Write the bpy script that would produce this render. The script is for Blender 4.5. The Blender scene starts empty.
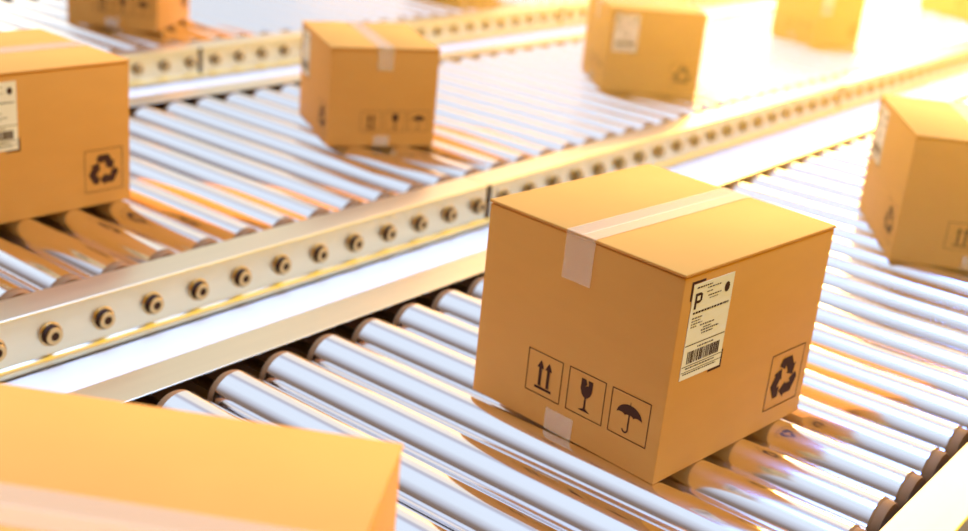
import bpy, bmesh, math, random
from mathutils import Vector, Matrix
random.seed(4)
PI = math.pi
K = 0.1                     # all layout numbers below are in roller pitches of 0.1 m
scn = bpy.context.scene
COL = scn.collection

# ------------------------------------------------------------------ camera
cam_d = bpy.data.cameras.new('camera')
cam = bpy.data.objects.new('camera', cam_d)
COL.objects.link(cam)
cam.location = (-1.12585, -1.26761, 0.83467)
cam.rotation_euler = (1.206255, -0.0927312, -0.89487)
cam_d.sensor_fit = 'HORIZONTAL'
cam_d.sensor_width = 36.0
cam_d.lens = 46.123
cam_d.clip_start = 0.02
cam_d.clip_end = 100
cam_d.dof.use_dof = True
cam_d.dof.focus_distance = 1.55
cam_d.dof.aperture_fstop = 2.8
scn.camera = cam

# ------------------------------------------------------------------ view, world, sun
scn.view_settings.view_transform = 'Standard'
scn.view_settings.look = 'None'
scn.view_settings.gamma = 1.0
scn.view_settings.exposure = 0.0
scn.view_settings.use_curve_mapping = False


LOBES = [((.12, -.08, .99), .92, .975, (4.5, 10.8, 31.0)),
         ((.05, .97, .18), .90, .97, (5.6, 4.5, 2.8))]


def make_world():
    w = bpy.data.worlds.new('warehouse_daylight')
    scn.world = w
    w.use_nodes = True
    nt = w.node_tree
    nt.nodes.clear()
    N, Lk = nt.nodes.new, nt.links.new
    tc = N('ShaderNodeTexCoord')
    sep = N('ShaderNodeSeparateXYZ')
    Lk(tc.outputs['Generated'], sep.inputs[0])
    at = N('ShaderNodeMath'); at.operation = 'ARCTAN2'          # angle round the roller axis, 0 = down the line, 90 = overhead
    Lk(sep.outputs['Z'], at.inputs[0]); Lk(sep.outputs['X'], at.inputs[1])
    mr = N('ShaderNodeMapRange')
    mr.inputs['From Min'].default_value = -PI; mr.inputs['From Max'].default_value = PI
    Lk(at.outputs[0], mr.inputs['Value'])
    rp = N('ShaderNodeValToRGB')
    e = rp.color_ramp.elements
    stops = [(-180, (.15, .07, .03)), (-90, (.10, .06, .04)), (-10, (.20, .13, .09)), (2, (.60, .46, .32)), (9, (.95, .83, .60)), (17, (.98, .90, .78)),
             (49, (.97, .91, .84)), (58, (.56, .55, .64)), (64, (.52, .52, .64)), (74, (.80, .90, 1.05)), (112, (.80, .90, 1.05)),
             (131, (.56, .58, .68)), (146, (.26, .20, .17)), (165, (.20, .11, .06)), (180, (.15, .07, .03))]
    e[0].position, e[0].color = 0, (*stops[0][1], 1)
    e[1].position, e[1].color = 1, (*stops[-1][1], 1)
    for a, c in stops[1:-1]:
        n = e.new((a + 180) / 360.0); n.color = (*c, 1)
    Lk(mr.outputs[0], rp.inputs[0])
    # warm colour added to the camera side of the world, tints faces turned there
    m2 = N('ShaderNodeMapRange')
    m2.interpolation_type = 'SMOOTHSTEP'
    m2.inputs['From Min'].default_value = 0.1; m2.inputs['From Max'].default_value = -0.55
    Lk(sep.outputs['Y'], m2.inputs['Value'])
    rp2 = N('ShaderNodeValToRGB')
    e2 = rp2.color_ramp.elements
    e2[0].position, e2[0].color = 0.30, (.34, .20, .06, 1)
    e2[1].position, e2[1].color = 0.62, (1.40, 1.0, .05, 1)
    m3 = N('ShaderNodeMapRange')
    m3.inputs['From Min'].default_value = -1; m3.inputs['From Max'].default_value = 1
    Lk(sep.outputs['Z'], m3.inputs['Value']); Lk(m3.outputs[0], rp2.inputs[0])
    mx = N('ShaderNodeMix'); mx.data_type = 'RGBA'
    Lk(m2.outputs[0], mx.inputs['Factor']); Lk(rp.outputs[0], mx.inputs['A'])
    # that side fades from warm and bright down the line to dark behind the camera
    mxx = N('ShaderNodeMapRange')
    mxx.inputs['From Min'].default_value = -.9; mxx.inputs['From Max'].default_value = 1.0
    mxx.inputs['To Min'].default_value = .10; mxx.inputs['To Max'].default_value = 1.9
    Lk(sep.outputs['X'], mxx.inputs['Value'])
    vm = N('ShaderNodeVectorMath'); vm.operation = 'SCALE'
    Lk(rp2.outputs[0], vm.inputs[0]); Lk(mxx.outputs[0], vm.inputs['Scale']); Lk(vm.outputs[0], mx.inputs['B'])
    last = mx.outputs['Result']
    for d, lo, hi, col in LOBES:                      # added light lobes: overhead to brighten box tops, far side for faces turned there
        dn = N('ShaderNodeVectorMath'); dn.operation = 'DOT_PRODUCT'
        dn.inputs[1].default_value = Vector(d).normalized()
        Lk(tc.outputs['Generated'], dn.inputs[0])
        ms = N('ShaderNodeMapRange'); ms.interpolation_type = 'SMOOTHSTEP'
        ms.inputs['From Min'].default_value = lo; ms.inputs['From Max'].default_value = hi
        Lk(dn.outputs['Value'], ms.inputs['Value'])
        sc = N('ShaderNodeVectorMath'); sc.operation = 'SCALE'
        sc.inputs[0].default_value = col
        Lk(ms.outputs[0], sc.inputs['Scale'])
        ad = N('ShaderNodeVectorMath'); ad.operation = 'ADD'
        Lk(last, ad.inputs[0]); Lk(sc.outputs[0], ad.inputs[1])
        last = ad.outputs[0]
    bg = N('ShaderNodeBackground'); bg.inputs['Strength'].default_value = 1.0
    Lk(last, bg.inputs['Color'])
    out = N('ShaderNodeOutputWorld'); Lk(bg.outputs[0], out.inputs['Surface'])


make_world()
sun_d = bpy.data.lights.new('low_sun', 'SUN')
sun = bpy.data.objects.new('low_sun', sun_d)
COL.objects.link(sun)
sun_d.energy = 10.0
sun_d.color = (1.0, .48, .10)
sun_d.angle = math.radians(30)
SUN_DIR = Vector((.93, .25, .20)).normalized()        # towards the sun
sun.rotation_euler = SUN_DIR.to_track_quat('Z', 'Y').to_euler()


# ------------------------------------------------------------------ materials
def principled(name):
    m = bpy.data.materials.new(name)
    m.use_nodes = True
    return m, m.node_tree, m.node_tree.nodes['Principled BSDF']


def mat(name, col, rough=.5, metal=0.0, spec=.5, noise=None, bump=None, alpha=1.0, aniso=0):
    m, nt, b = principled(name)
    b.inputs['Base Color'].default_value = (*col, 1)
    b.inputs['Roughness'].default_value = rough
    b.inputs['Metallic'].default_value = metal
    b.inputs['Specular IOR Level'].default_value = spec
    b.inputs['Alpha'].default_value = alpha
    N, Lk = nt.nodes.new, nt.links.new
    tc = N('ShaderNodeTexCoord')
    if noise:                                   # (scale xyz, amount) slight mottling of the colour
        mp = N('ShaderNodeMapping'); mp.inputs['Scale'].default_value = noise[0]
        nz = N('ShaderNodeTexNoise'); nz.inputs['Scale'].default_value = 1.0; nz.inputs['Detail'].default_value = 4
        Lk(tc.outputs['Object'], mp.inputs[0]); Lk(mp.outputs[0], nz.inputs['Vector'])
        rp = N('ShaderNodeValToRGB')
        a = noise[1]
        rp.color_ramp.elements[0].position = .3; rp.color_ramp.elements[1].position = .7
        rp.color_ramp.elements[0].color = (*[c * (1 - a) for c in col], 1)
        rp.color_ramp.elements[1].color = (*[min(1, c * (1 + a)) for c in col], 1)
        Lk(nz.outputs['Fac'], rp.inputs[0]); Lk(rp.outputs[0], b.inputs['Base Color'])
        if bump:
            bp = N('ShaderNodeBump'); bp.inputs['Strength'].default_value = bump; bp.inputs['Distance'].default_value = .002
            Lk(nz.outputs['Fac'], bp.inputs['Height']); Lk(bp.outputs[0], b.inputs['Normal'])
    return m


M = dict(
    card=mat('cardboard', (.59, .252, .040), .7, spec=.06, noise=((14, 14, 40), .02), bump=.02),
    ink=mat('printing_ink', (.060, .022, .008), .8, spec=.05),
    paper=mat('label_paper', (.74, .61, .34), .6, spec=.1),
    tape=mat('clear_tape', (.88, .64, .32), .4, spec=.12, alpha=.33),
    chrome=mat('polished_roller_steel', (.93, .92, .93), .12, metal=1.0),
    cap=mat('brown_end_cap', (.27, .115, .034), .6, spec=.06),
    axle=mat('axle_steel', (.45, .38, .30), .3, metal=1.0),
    rail=mat('brushed_rail_metal', (.70, .61, .39), .34, metal=1.0, noise=((4, 40, 40), .03)),
    bolt=mat('bolt_brass', (.58, .38, .15), .3, metal=1.0),
    socket_shade=mat('socket_shade_brown', (.05, .022, .010), .7, spec=.1),
    joint=mat('joint_strip_bronze', (.06, .026, .010), .7, spec=.15),
    plate=mat('white_painted_plate', (.68, .57, .40), .5, noise=((3, 3, 3), .02)),
    rail_shade=mat('rail_shade_brown', (.09, .042, .018), .6, spec=.2),
    leg=mat('leg_steel', (.30, .29, .28), .5, metal=.6),
    floor=mat('dark_concrete', (.09, .06, .045), .7, noise=((2, 2, 2), .25)),
)


# ------------------------------------------------------------------ helpers
def link(name, bm, material, parent=None, smooth=False, scale=K):
    if scale != 1:
        bmesh.ops.scale(bm, vec=(scale,) * 3, verts=bm.verts)
    me = bpy.data.meshes.new(name)
    if smooth:
        for f in bm.faces:
            f.smooth = True
    bm.to_mesh(me); bm.free()
    o = bpy.data.objects.new(name, me)
    me.materials.append(material)
    COL.objects.link(o)
    if parent: o.parent = parent
    return o


def thing(name, label, cat, loc, rz=0, group=None):
    o = bpy.data.objects.new(name, None)
    COL.objects.link(o)
    o.empty_display_size = .05
    o.location = Vector(loc) * K
    o.rotation_euler = (0, 0, rz)
    o['label'] = label; o['category'] = cat
    if group: o['group'] = group
    return o


def add_box(bm, lo, hi, bevel=0, seg=2):
    b2 = bmesh.new()
    bmesh.ops.create_cube(b2, size=1)
    for v in b2.verts:
        v.co = Vector([lo[i] + (v.co[i] + .5) * (hi[i] - lo[i]) for i in range(3)])
    if bevel:
        bmesh.ops.bevel(b2, geom=b2.edges[:], offset=bevel, segments=seg, affect='EDGES', profile=.5)
    merge(bm, b2)


def merge(bm, b2):
    mp = {v: bm.verts.new(v.co) for v in b2.verts}
    for f in b2.faces:
        nf = bm.faces.new([mp[v] for v in f.verts]); nf.smooth = f.smooth
    b2.free()


def lathe(bm, prof, axis, origin, seg=40, closed_ends=True):
    """prof: (radius, along) pairs, turned round 'x', 'y' or 'z' through origin"""
    rings = []
    for r, t in prof:
        ring = []
        for k in range(seg):
            a = 2 * PI * k / seg
            c, s = r * math.cos(a), r * math.sin(a)
            p = {'y': (c, t, s), 'x': (t, c, s), 'z': (c, s, t)}[axis]
            ring.append(bm.verts.new(Vector(p) + Vector(origin)))
        rings.append(ring)
    for a, b in zip(rings, rings[1:]):
        for k in range(seg):
            bm.faces.new((a[k], a[(k + 1) % seg], b[(k + 1) % seg], b[k]))
    if closed_ends:
        bm.faces.new(rings[0]); bm.faces.new(rings[-1])
    bmesh.ops.recalc_face_normals(bm, faces=bm.faces[:])


def sharp(o, deg=40):
    me = o.data
    for p in me.polygons: p.use_smooth = True
    me.set_sharp_from_angle(angle=math.radians(deg))


def extrude_x(bm, prof, x0, x1):
    """prof: closed (y, z) outline"""
    a = [bm.verts.new((x0, y, z)) for y, z in prof]
    b = [bm.verts.new((x1, y, z)) for y, z in prof]
    n = len(prof)
    for i in range(n):
        bm.faces.new((a[i], a[(i + 1) % n], b[(i + 1) % n], b[i]))
    bm.faces.new(a); bm.faces.new(b)
    bmesh.ops.recalc_face_normals(bm, faces=bm.faces[:])


# ------------------------------------------------------------------ floor
bm = bmesh.new()
add_box(bm, (-24, -24, -8.4), (110, 60, -8.0))
fl = link('floor', bm, M['floor']); fl['kind'] = 'structure'

# ------------------------------------------------------------------ conveyors
R = .42                      # roller radius
ZA = -.40                    # roller axis height; the crown lies at .02
WL = 8.43                    # roller length


def rail_profile(y0, s):
    """y0 = outer face of the web, s = +1 when the inside lies towards +y.  C-channel with turned-in flanges."""
    r = .035
    arc = [(r - r * math.cos(a), -r + r * math.sin(a)) for a in [i * PI / 10 for i in range(6)]]   # outer top corner
    out = [(0, -.80), (0, -r)] + arc[1:] + [(.73, 0), (.742, -.008), (.73, -.035), (.07, -.035),
          (.07, -.95), (.5, -.95), (.5, -1.0), (-.03, -1.0), (-.065, -.975), (-.08, -.93), (-.08, -.88), (-.06, -.84), (-.03, -.81)]
    return [(y0 + s * y, z) for y, z in out]


def roller_tree(parent, x, y_lo, first):
    """a roller of tube, two end caps and axle; copies share mesh data"""
    if first is None:
        bm = bmesh.new()
        h = WL
        lathe(bm, [(R, 0), (R, .03), (R, h - .03), (R, h)], 'y', (0, 0, 0), 56, False)
        tube = link('roller', bm, M['chrome'], parent); sharp(tube, 50)
        for ya, d in ((0, -1), (h, 1)):
            bm = bmesh.new()
            lathe(bm, [(.30, ya - d * .03), (R - .012, ya - d * .01), (R - .002, ya + d * .004), (R - .008, ya + d * .02), (.395, ya + d * .03), (.395, ya + d * .12), (.375, ya + d * .155), (.10, ya + d * .155)], 'y', (0, 0, 0), 56, True)
            c = link('end_cap', bm, M['cap'], tube); sharp(c, 40)
        for ya, yb in ((-.98, -.14), (h + .14, h + .98)):
            bm = bmesh.new()
            lathe(bm, [(.085, ya), (.085, yb)], 'y', (0, 0, 0), 16)
            a = link('axle', bm, M['axle'], tube); sharp(a, 40)
    else:
        tube = first.copy(); COL.objects.link(tube); tube.parent = parent
        for ch in list(first.children):
            c = ch.copy(); COL.objects.link(c); c.parent = tube
    tube.location = Vector((x, y_lo, ZA)) * K - parent.location
    return tube


def bolt_mesh():
    bm = bmesh.new()
    lathe(bm, [(.205, .0), (.205, -.02), (.19, -.035), (.15, -.035), (.15, -.14), (.14, -.15), (.075, -.15), (.075, -.05)], 'y', (0, 0, 0), 28, False)
    bmesh.ops.scale(bm, vec=(K,) * 3, verts=bm.verts)
    me = bpy.data.meshes.new('bolt'); bm.to_mesh(me); bm.free(); me.materials.append(M['bolt'])
    for p in me.polygons: p.use_smooth = True
    me.set_sharp_from_angle(angle=math.radians(35))
    bm = bmesh.new()
    lathe(bm, [(.165, -.03), (.165, -.115), (.15, -.12), (.15, -.03)], 'y', (0, 0, 0), 28, False)  # dark sleeve: the stub's shaded side put into colour
    lathe(bm, [(.074, -.14), (.074, -.04)], 'y', (0, 0, 0), 16, True)
    bmesh.ops.scale(bm, vec=(K,) * 3, verts=bm.verts)
    me2 = bpy.data.meshes.new('bolt_socket_shade'); bm.to_mesh(me2); bm.free(); me2.materials.append(M['socket_shade'])
    return me, me2


BOLT, SOCKET_SHADE = bolt_mesh()
first_roller = None


def conveyor(y_near, x_lo, x_hi, n_lo, n_hi, phase, joints, label, bolts=None):
    """y_near = outer web face on the camera side"""
    global first_roller
    t = thing('roller_conveyor', label, 'conveyor', ((x_lo + x_hi) / 2, y_near + 1.02 + WL / 2, -8.0), group='parallel roller conveyors')
    base = t.location.copy()
    y_far = y_near + 2.04 + WL
    cuts = [x_lo] + joints + [x_hi]
    for y0, s in ((y_near, 1), (y_far, -1)):
        for a, b in zip(cuts, cuts[1:]):
            bm = bmesh.new()
            extrude_x(bm, rail_profile(y0, s), a + .015, b - .015)
            r = link('side_rail', bm, M['rail'], t); sharp(r, 30)
            r.location = -base
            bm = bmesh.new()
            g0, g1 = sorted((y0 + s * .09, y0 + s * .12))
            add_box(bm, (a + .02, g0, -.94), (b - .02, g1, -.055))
            link('rail_shade_panel', bm, M['rail_shade'], r)  # added dark panel, its colour stands in for the shade under the flange
            if s == 1 and bolts:
                for i in range(bolts[0], bolts[1]):
                    x = phase + i
                    if a < x <= b:
                        q = bpy.data.objects.new('bolt', BOLT); COL.objects.link(q); q.parent = r
                        q.location = Vector((x, y0, -.44)) * K
                        q2 = bpy.data.objects.new('bolt_socket_shade', SOCKET_SHADE); COL.objects.link(q2); q2.parent = r
                        q2.location = q.location
        if s == 1:
            for x in joints:
                bm = bmesh.new()
                add_box(bm, (x - .07, y0 - .03, -.82), (x + .07, y0 + .03, -.02), .01, 1)
                j = link('joint_strip', bm, M['joint'], t); j.location = -base
    for i in range(n_lo, n_hi):
        ro = roller_tree(t, phase + i, y_near + 1.02, first_roller)
        if first_roller is None: first_roller = ro
    x = x_lo + 4
    while x < x_hi:
        for y in (y_near + .35, y_far - .35):
            bm = bmesh.new()
            add_box(bm, (x - .25, y - .2, -7.9), (x + .25, y + .2, -1.0), .03, 1)
            add_box(bm, (x - .5, y - .4, -8.0), (x + .5, y + .4, -7.9), .02, 1)
            l = link('leg', bm, M['leg'], t); l.location = -base
        x += 20
    return t


conveyor(-9.45, -9, 48, -8, 46, -.15, [11.4, 31.4],
         'nearest roller conveyor, with the sharply focused box standing on it')
conveyor(3.644, -9, 78, -5, 68, .144, [10.55, 30.45],
         'middle roller conveyor, its bolted side rail crossing the whole photo', (-4, 66))
conveyor(18.247, -4, 78, 5, 46, .725, [14.12, 34.07],
         'farthest roller conveyor along the top left, behind the second row of bolts', (6, 70))
for i, (ya, yb, lab) in enumerate(((1.03, 3.55, 'long white strip between the nearest and the middle roller conveyor'),
                                   (14.12, 18.15, 'long white strip between the middle and the farthest roller conveyor'))):
    bm = bmesh.new()
    add_box(bm, (-9, ya, -1.07), (78, yb, -1.005))
    o = link('cover_strip', bm, M['plate'])
    o['label'] = lab; o['category'] = 'strip'; o['group'] = 'white strips between conveyors'


# ------------------------------------------------------------------ printed marks (flat outlines in face units)
def rect(a, b, c, d): return [(a, b), (c, b), (c, d), (a, d)]


def frame_polys(x, y, w, t=.013):
    return [rect(x, y, x + w, y + t), rect(x, y + w - t, x + w, y + w), rect(x, y + t, x + t, y + w - t), rect(x + w - t, y + t, x + w, y + w - t)]


def arrows_polys(x, y, w):
    P = frame_polys(x, y, w)
    u = lambda a, b: (x + a * w, y + b * w)
    for c in (.385, .615):
        P.append([u(c - .04, .22), u(c + .04, .22), u(c + .04, .64), u(c + .10, .64), u(c, .83), u(c - .10, .64), u(c - .04, .64)])
    P.append([u(.26, .14), u(.74, .14), u(.74, .20), u(.26, .20)])
    return P


def glass_polys(x, y, w):
    P = frame_polys(x, y, w)
    u = lambda a, b: (x + a * w, y + b * w)
    P.append([u(.35, .86), u(.47, .86), u(.51, .76), u(.47, .70), u(.55, .74), u(.53, .86), u(.66, .86), u(.655, .62), u(.62, .52), u(.56, .46), u(.525, .44),
              u(.525, .20), u(.60, .165), u(.66, .13), u(.34, .13), u(.40, .165), u(.475, .20), u(.475, .44), u(.44, .46), u(.38, .52), u(.345, .62)])
    return P


def umbrella_polys(x, y, w):
    P = frame_polys(x, y, w)
    u = lambda a, b: (x + a * w, y + b * w)
    top = [u(.5 + .33 * math.cos(a), .50 + .27 * math.sin(a)) for a in [PI * k / 14 for k in range(15)]]
    low = []
    for k in range(3):
        cx = .17 + .11 + .22 * k
        for a in [PI - PI * j / 6 for j in range(1, 6)]:
            low.append(u(cx + .11 * math.cos(a), .50 + .05 * math.sin(a)))
        if k < 2: low.append(u(.17 + .22 * (k + 1), .50))
    P.append(top + low)
    P.append([u(.49, .76), u(.51, .76), u(.505, .84), u(.495, .84)])
    P.append([u(.482, .2), u(.518, .2), u(.518, .55), u(.482, .55)])
    oo = [u(.435 + .083 * math.cos(a), .2 + .083 * math.sin(a)) for a in [-PI * k / 10 for k in range(11)]]
    ii = [u(.435 + .047 * math.cos(a), .2 + .047 * math.sin(a)) for a in [-PI * k / 10 for k in range(10, -1, -1)]]
    P.append(oo + ii)
    return P


def recycle_polys(x, y, w):
    P = frame_polys(x, y, w, .015)
    base = [(.22, .62), (.39, .324), (.475, .373), (.391, .013), (.055, .130), (.122, .169), (0, .38), (-.062, .273), (-.33, .428), (-.22, .62)]
    for k in range(3):
        a = -2 * PI / 3 * k
        c, s = math.cos(a), math.sin(a)
        P.append([(x + w * (.5 + .61 * (c * p - s * q)), y + w * (.485 + .61 * (s * p + c * q))) for p, q in base])
    return P


def print_mesh(polys, place, off):
    """fill outlines on a face; place(s, h, off) gives the point"""
    bm = bmesh.new()
    for poly in polys:
        vs = [bm.verts.new(place(s, h, off)) for s, h in poly]
        es = [bm.edges.new((vs[i], vs[(i + 1) % len(vs)])) for i in range(len(vs))]
        bmesh.ops.triangle_fill(bm, edges=es, use_beauty=True)
    return bm


def slab(polys, place, off, t):
    bm = print_mesh(polys, place, off)
    n = (place(0, 0, 1) - place(0, 0, 0)).normalized()
    r = bmesh.ops.extrude_face_region(bm, geom=bm.faces[:])
    for v in r['geom']:
        if isinstance(v, bmesh.types.BMVert): v.co += n * t
    bmesh.ops.recalc_face_normals(bm, faces=bm.faces[:])
    return bm


# ------------------------------------------------------------------ boxes
def carton(x, y, deg, L, W, H, label, icon_side=-1, z=.02, detail=2):
    """L = side with shipping label (its outside faces local -y), W = side with handling marks (faces local -x or +x).
    marks are laid out for a 3.65 x 3.4 x 3.0 box and scaled with the box."""
    t = thing('cardboard_box', label, 'box', (x, y, z), math.radians(deg), 'cardboard boxes on the conveyors')
    ft = .045                                                   # flap thickness
    bm = bmesh.new()
    add_box(bm, (-L / 2, -W / 2, 0), (L / 2, W / 2, H - ft - .012), .02, 2)
    o = link('box_body', bm, M['card'], t); sharp(o, 50)
    for s in (-1, 1):
        bm = bmesh.new()
        add_box(bm, (-L / 2 - .012, min(s * .0015, s * (W / 2 + .012)), H - ft), (L / 2 + .012, max(s * .0015, s * (W / 2 + .012)), H), .012, 2)
        add_box(bm, (-L / 2 + .03, min(s * .03, s * (W / 2 - .03)), H - ft - .014), (L / 2 - .03, max(s * .03, s * (W / 2 - .03)), H - ft + .004))
        o = link('top_flap', bm, M['card'], t); sharp(o, 50)
    fx, fw, fz = L / 3.65, W / 3.4, H / 3.0
    lab = lambda s, h, off: Vector((-L / 2 + s * fx, -W / 2 - off, h * fz))
    if icon_side < 0:
        ico = lambda s, h, off: Vector((-L / 2 - off, W / 2 - s * fw, h * fz))
    else:
        ico = lambda s, h, off: Vector((L / 2 + off, -W / 2 + s * fw, h * fz))
    # tape: along the lid seam, folded over both ends, and a tab at the foot of each end
    bm = bmesh.new()
    tw, tt = .25 * fw, .008
    hi = H + tt
    add_box(bm, (-L / 2 - .02, -tw, H), (L / 2 + .02, tw, hi))
    for s in (-1, 1):
        xa, xb = s * (L / 2 + .012), s * (L / 2 + .022)
        add_box(bm, (min(xa, xb), -tw, H - .68 * fz), (max(xa, xb), tw, H + .0))
    link('lid_tape', bm, M['tape'], t)
    for s in (-1, 1):
        bm = bmesh.new()
        xa, xb = s * (L / 2 + .001), s * (L / 2 + .011)
        add_box(bm, (min(xa, xb), -tw, .0), (max(xa, xb), tw, .33 * fz))
        link('bottom_tape', bm, M['tape'], t)
    link('upright_arrows_mark', print_mesh(arrows_polys(1.02, .45, .65), ico, .006), M['ink'], t)
    link('fragile_glass_mark', print_mesh(glass_polys(1.785, .455, .655), ico, .006), M['ink'], t)
    link('umbrella_mark', print_mesh(umbrella_polys(2.545, .455, .655), ico, .006), M['ink'], t)
    link('recycling_mark', print_mesh(recycle_polys(2.56, .30, .90), lab, .006), M['ink'], t)
    # shipping label
    pl = link('shipping_label', slab([rect(.21, 1.47, 1.12, 2.82)], lab, .002, .008), M['paper'], t)
    ink = []
    # letter P
    ink += [rect(.27, 2.47, .315, 2.69), rect(.315, 2.65, .385, 2.69), rect(.315, 2.545, .385, 2.585), [(.385, 2.545), (.43, 2.575), (.43, 2.66), (.385, 2.69)]]
    for row, (h, a, b, th) in enumerate([(2.755, .28, .62, .02), (2.715, .52, .82, .016), (2.66, .52, .66, .014), (2.60, .56, .86, .016), (2.56, .60, .80, .012),
                                         (2.40, .27, 1.07, .028), (2.33, .27, .50, .018), (2.29, .27, .46, .016), (2.25, .27, .52, .016), (2.21, .27, .40, .016),
                                         (2.20, .48, .80, .018), (2.155, .56, .74, .016), (2.115, .52, .92, .02), (2.075, .54, .80, .018),
                                         (1.895, .50, .86, .02), (1.615, .30, .95, .02), (1.54, .26, 1.0, .018)]):
        s = a
        rnd = random.Random(row)
        while s < b:
            w_ = rnd.uniform(.02, .06)
            ink.append(rect(s, h, min(b, s + w_), h + th)); s += w_ + .012
    ink += [[(.98 + .06 * math.cos(a), 2.64 + .075 * math.sin(a)) for a in [2 * PI * k / 10 for k in range(10)]]]
    ink += [rect(.22, 1.955, 1.11, 1.968), rect(.22, 1.655, 1.11, 1.666), rect(.22, 1.575, 1.11, 1.584)]
    link('label_print', print_mesh(ink, lab, .0125), M['ink'], pl)
    bars = []
    s, rnd = .30, random.Random(9)
    while s < 1.02:
        w_ = rnd.choice((.012, .018, .03)); bars.append(rect(s, 1.69, s + w_, 1.865)); s += w_ + rnd.choice((.008, .012, .018))
    link('barcode', print_mesh(bars, lab, .0125), M['ink'], pl)
    link('label_corner_mark', print_mesh([rect(.165, 2.83, .46, 2.865), rect(.165, 2.60, .20, 2.83)], lab, .005), M['ink'], t)
    link('label_corner_mark', print_mesh([rect(.86, 1.425, 1.165, 1.46), rect(1.13, 1.46, 1.165, 1.70)], lab, .005), M['ink'], t)
    return t


carton(3.77, -4.5835, -6.03, 3.646, 3.40, 3.0, 'sharply focused cardboard box with handling marks and tall shipping label, on the nearest conveyor')
carton(-6.55, -6.0, -59, 3.65, 3.55, 3.08, 'blurred cardboard box seen from above, cut off by the bottom left corner of the photo')
carton(16.0, -5.15, 32.3 + 180, 3.80, 3.40, 2.72, 'cardboard box on the nearest conveyor, cut off by the right edge of the photo', 1)
carton(1.779, 9.037, -2.6, 3.44, 3.255, 2.85, 'large cardboard box cut off by the left edge, its recycling mark near the corner')
carton(11.485, 8.54, 58.6 + 180, 3.18, 2.71, 2.43, 'cardboard box on the middle conveyor just left of centre, handling marks facing the camera', 1)
carton(23.466, 7.78, -44.2, 3.06, 3.18, 2.58, 'orange cardboard box right of top centre, showing a pale label and a recycling mark')
carton(38.4, 8.41, -25.6, 2.35, 2.75, 2.5, 'small yellowish cardboard box in the glow at the top right, far along the middle conveyor')
carton(55.2, 7.37, -125.4, 4.0, 3.4, 3.1, 'hazy yellow cardboard box cut off by the top right corner of the photo')
carton(14.786, 22.73, 33.0, 3.256, 3.04, 3.0, 'cardboard box on the farthest conveyor, cut off by the top edge at the upper left')
carton(30.77, 21.94, 7.0, 3.2, 3.0, 2.8, 'cardboard box at the top edge, only a sliver of its bottom showing')


# ------------------------------------------------------------------ haze drifting over the far end of the lines
hm = bpy.data.materials.new('warm_haze')
hm.use_nodes = True
hn = hm.node_tree
hn.nodes.clear()
vs = hn.nodes.new('ShaderNodeVolumeScatter')
vs.inputs['Color'].default_value = (1.0, .62, .14, 1)
vs.inputs['Density'].default_value = .16
vs.inputs['Anisotropy'].default_value = .65
ho = hn.nodes.new('ShaderNodeOutputMaterial')
hn.links.new(vs.outputs[0], ho.inputs['Volume'])
bm = bmesh.new()
pts = [(2, -14), (16, 12), (30, 34), (95, 34), (95, -14)]
lo = [bm.verts.new((x, y, -7.9)) for x, y in pts]
hi = [bm.verts.new((x, y, 9.5)) for x, y in pts]
for i in range(5):
    bm.faces.new((lo[i], lo[(i + 1) % 5], hi[(i + 1) % 5], hi[i]))
bm.faces.new(lo); bm.faces.new(hi)
bmesh.ops.recalc_face_normals(bm, faces=bm.faces[:])
hz = link('haze', bm, hm)
hz['kind'] = 'stuff'
hz['label'] = 'warm golden haze over the far end of the conveyors'
hz['category'] = 'haze'
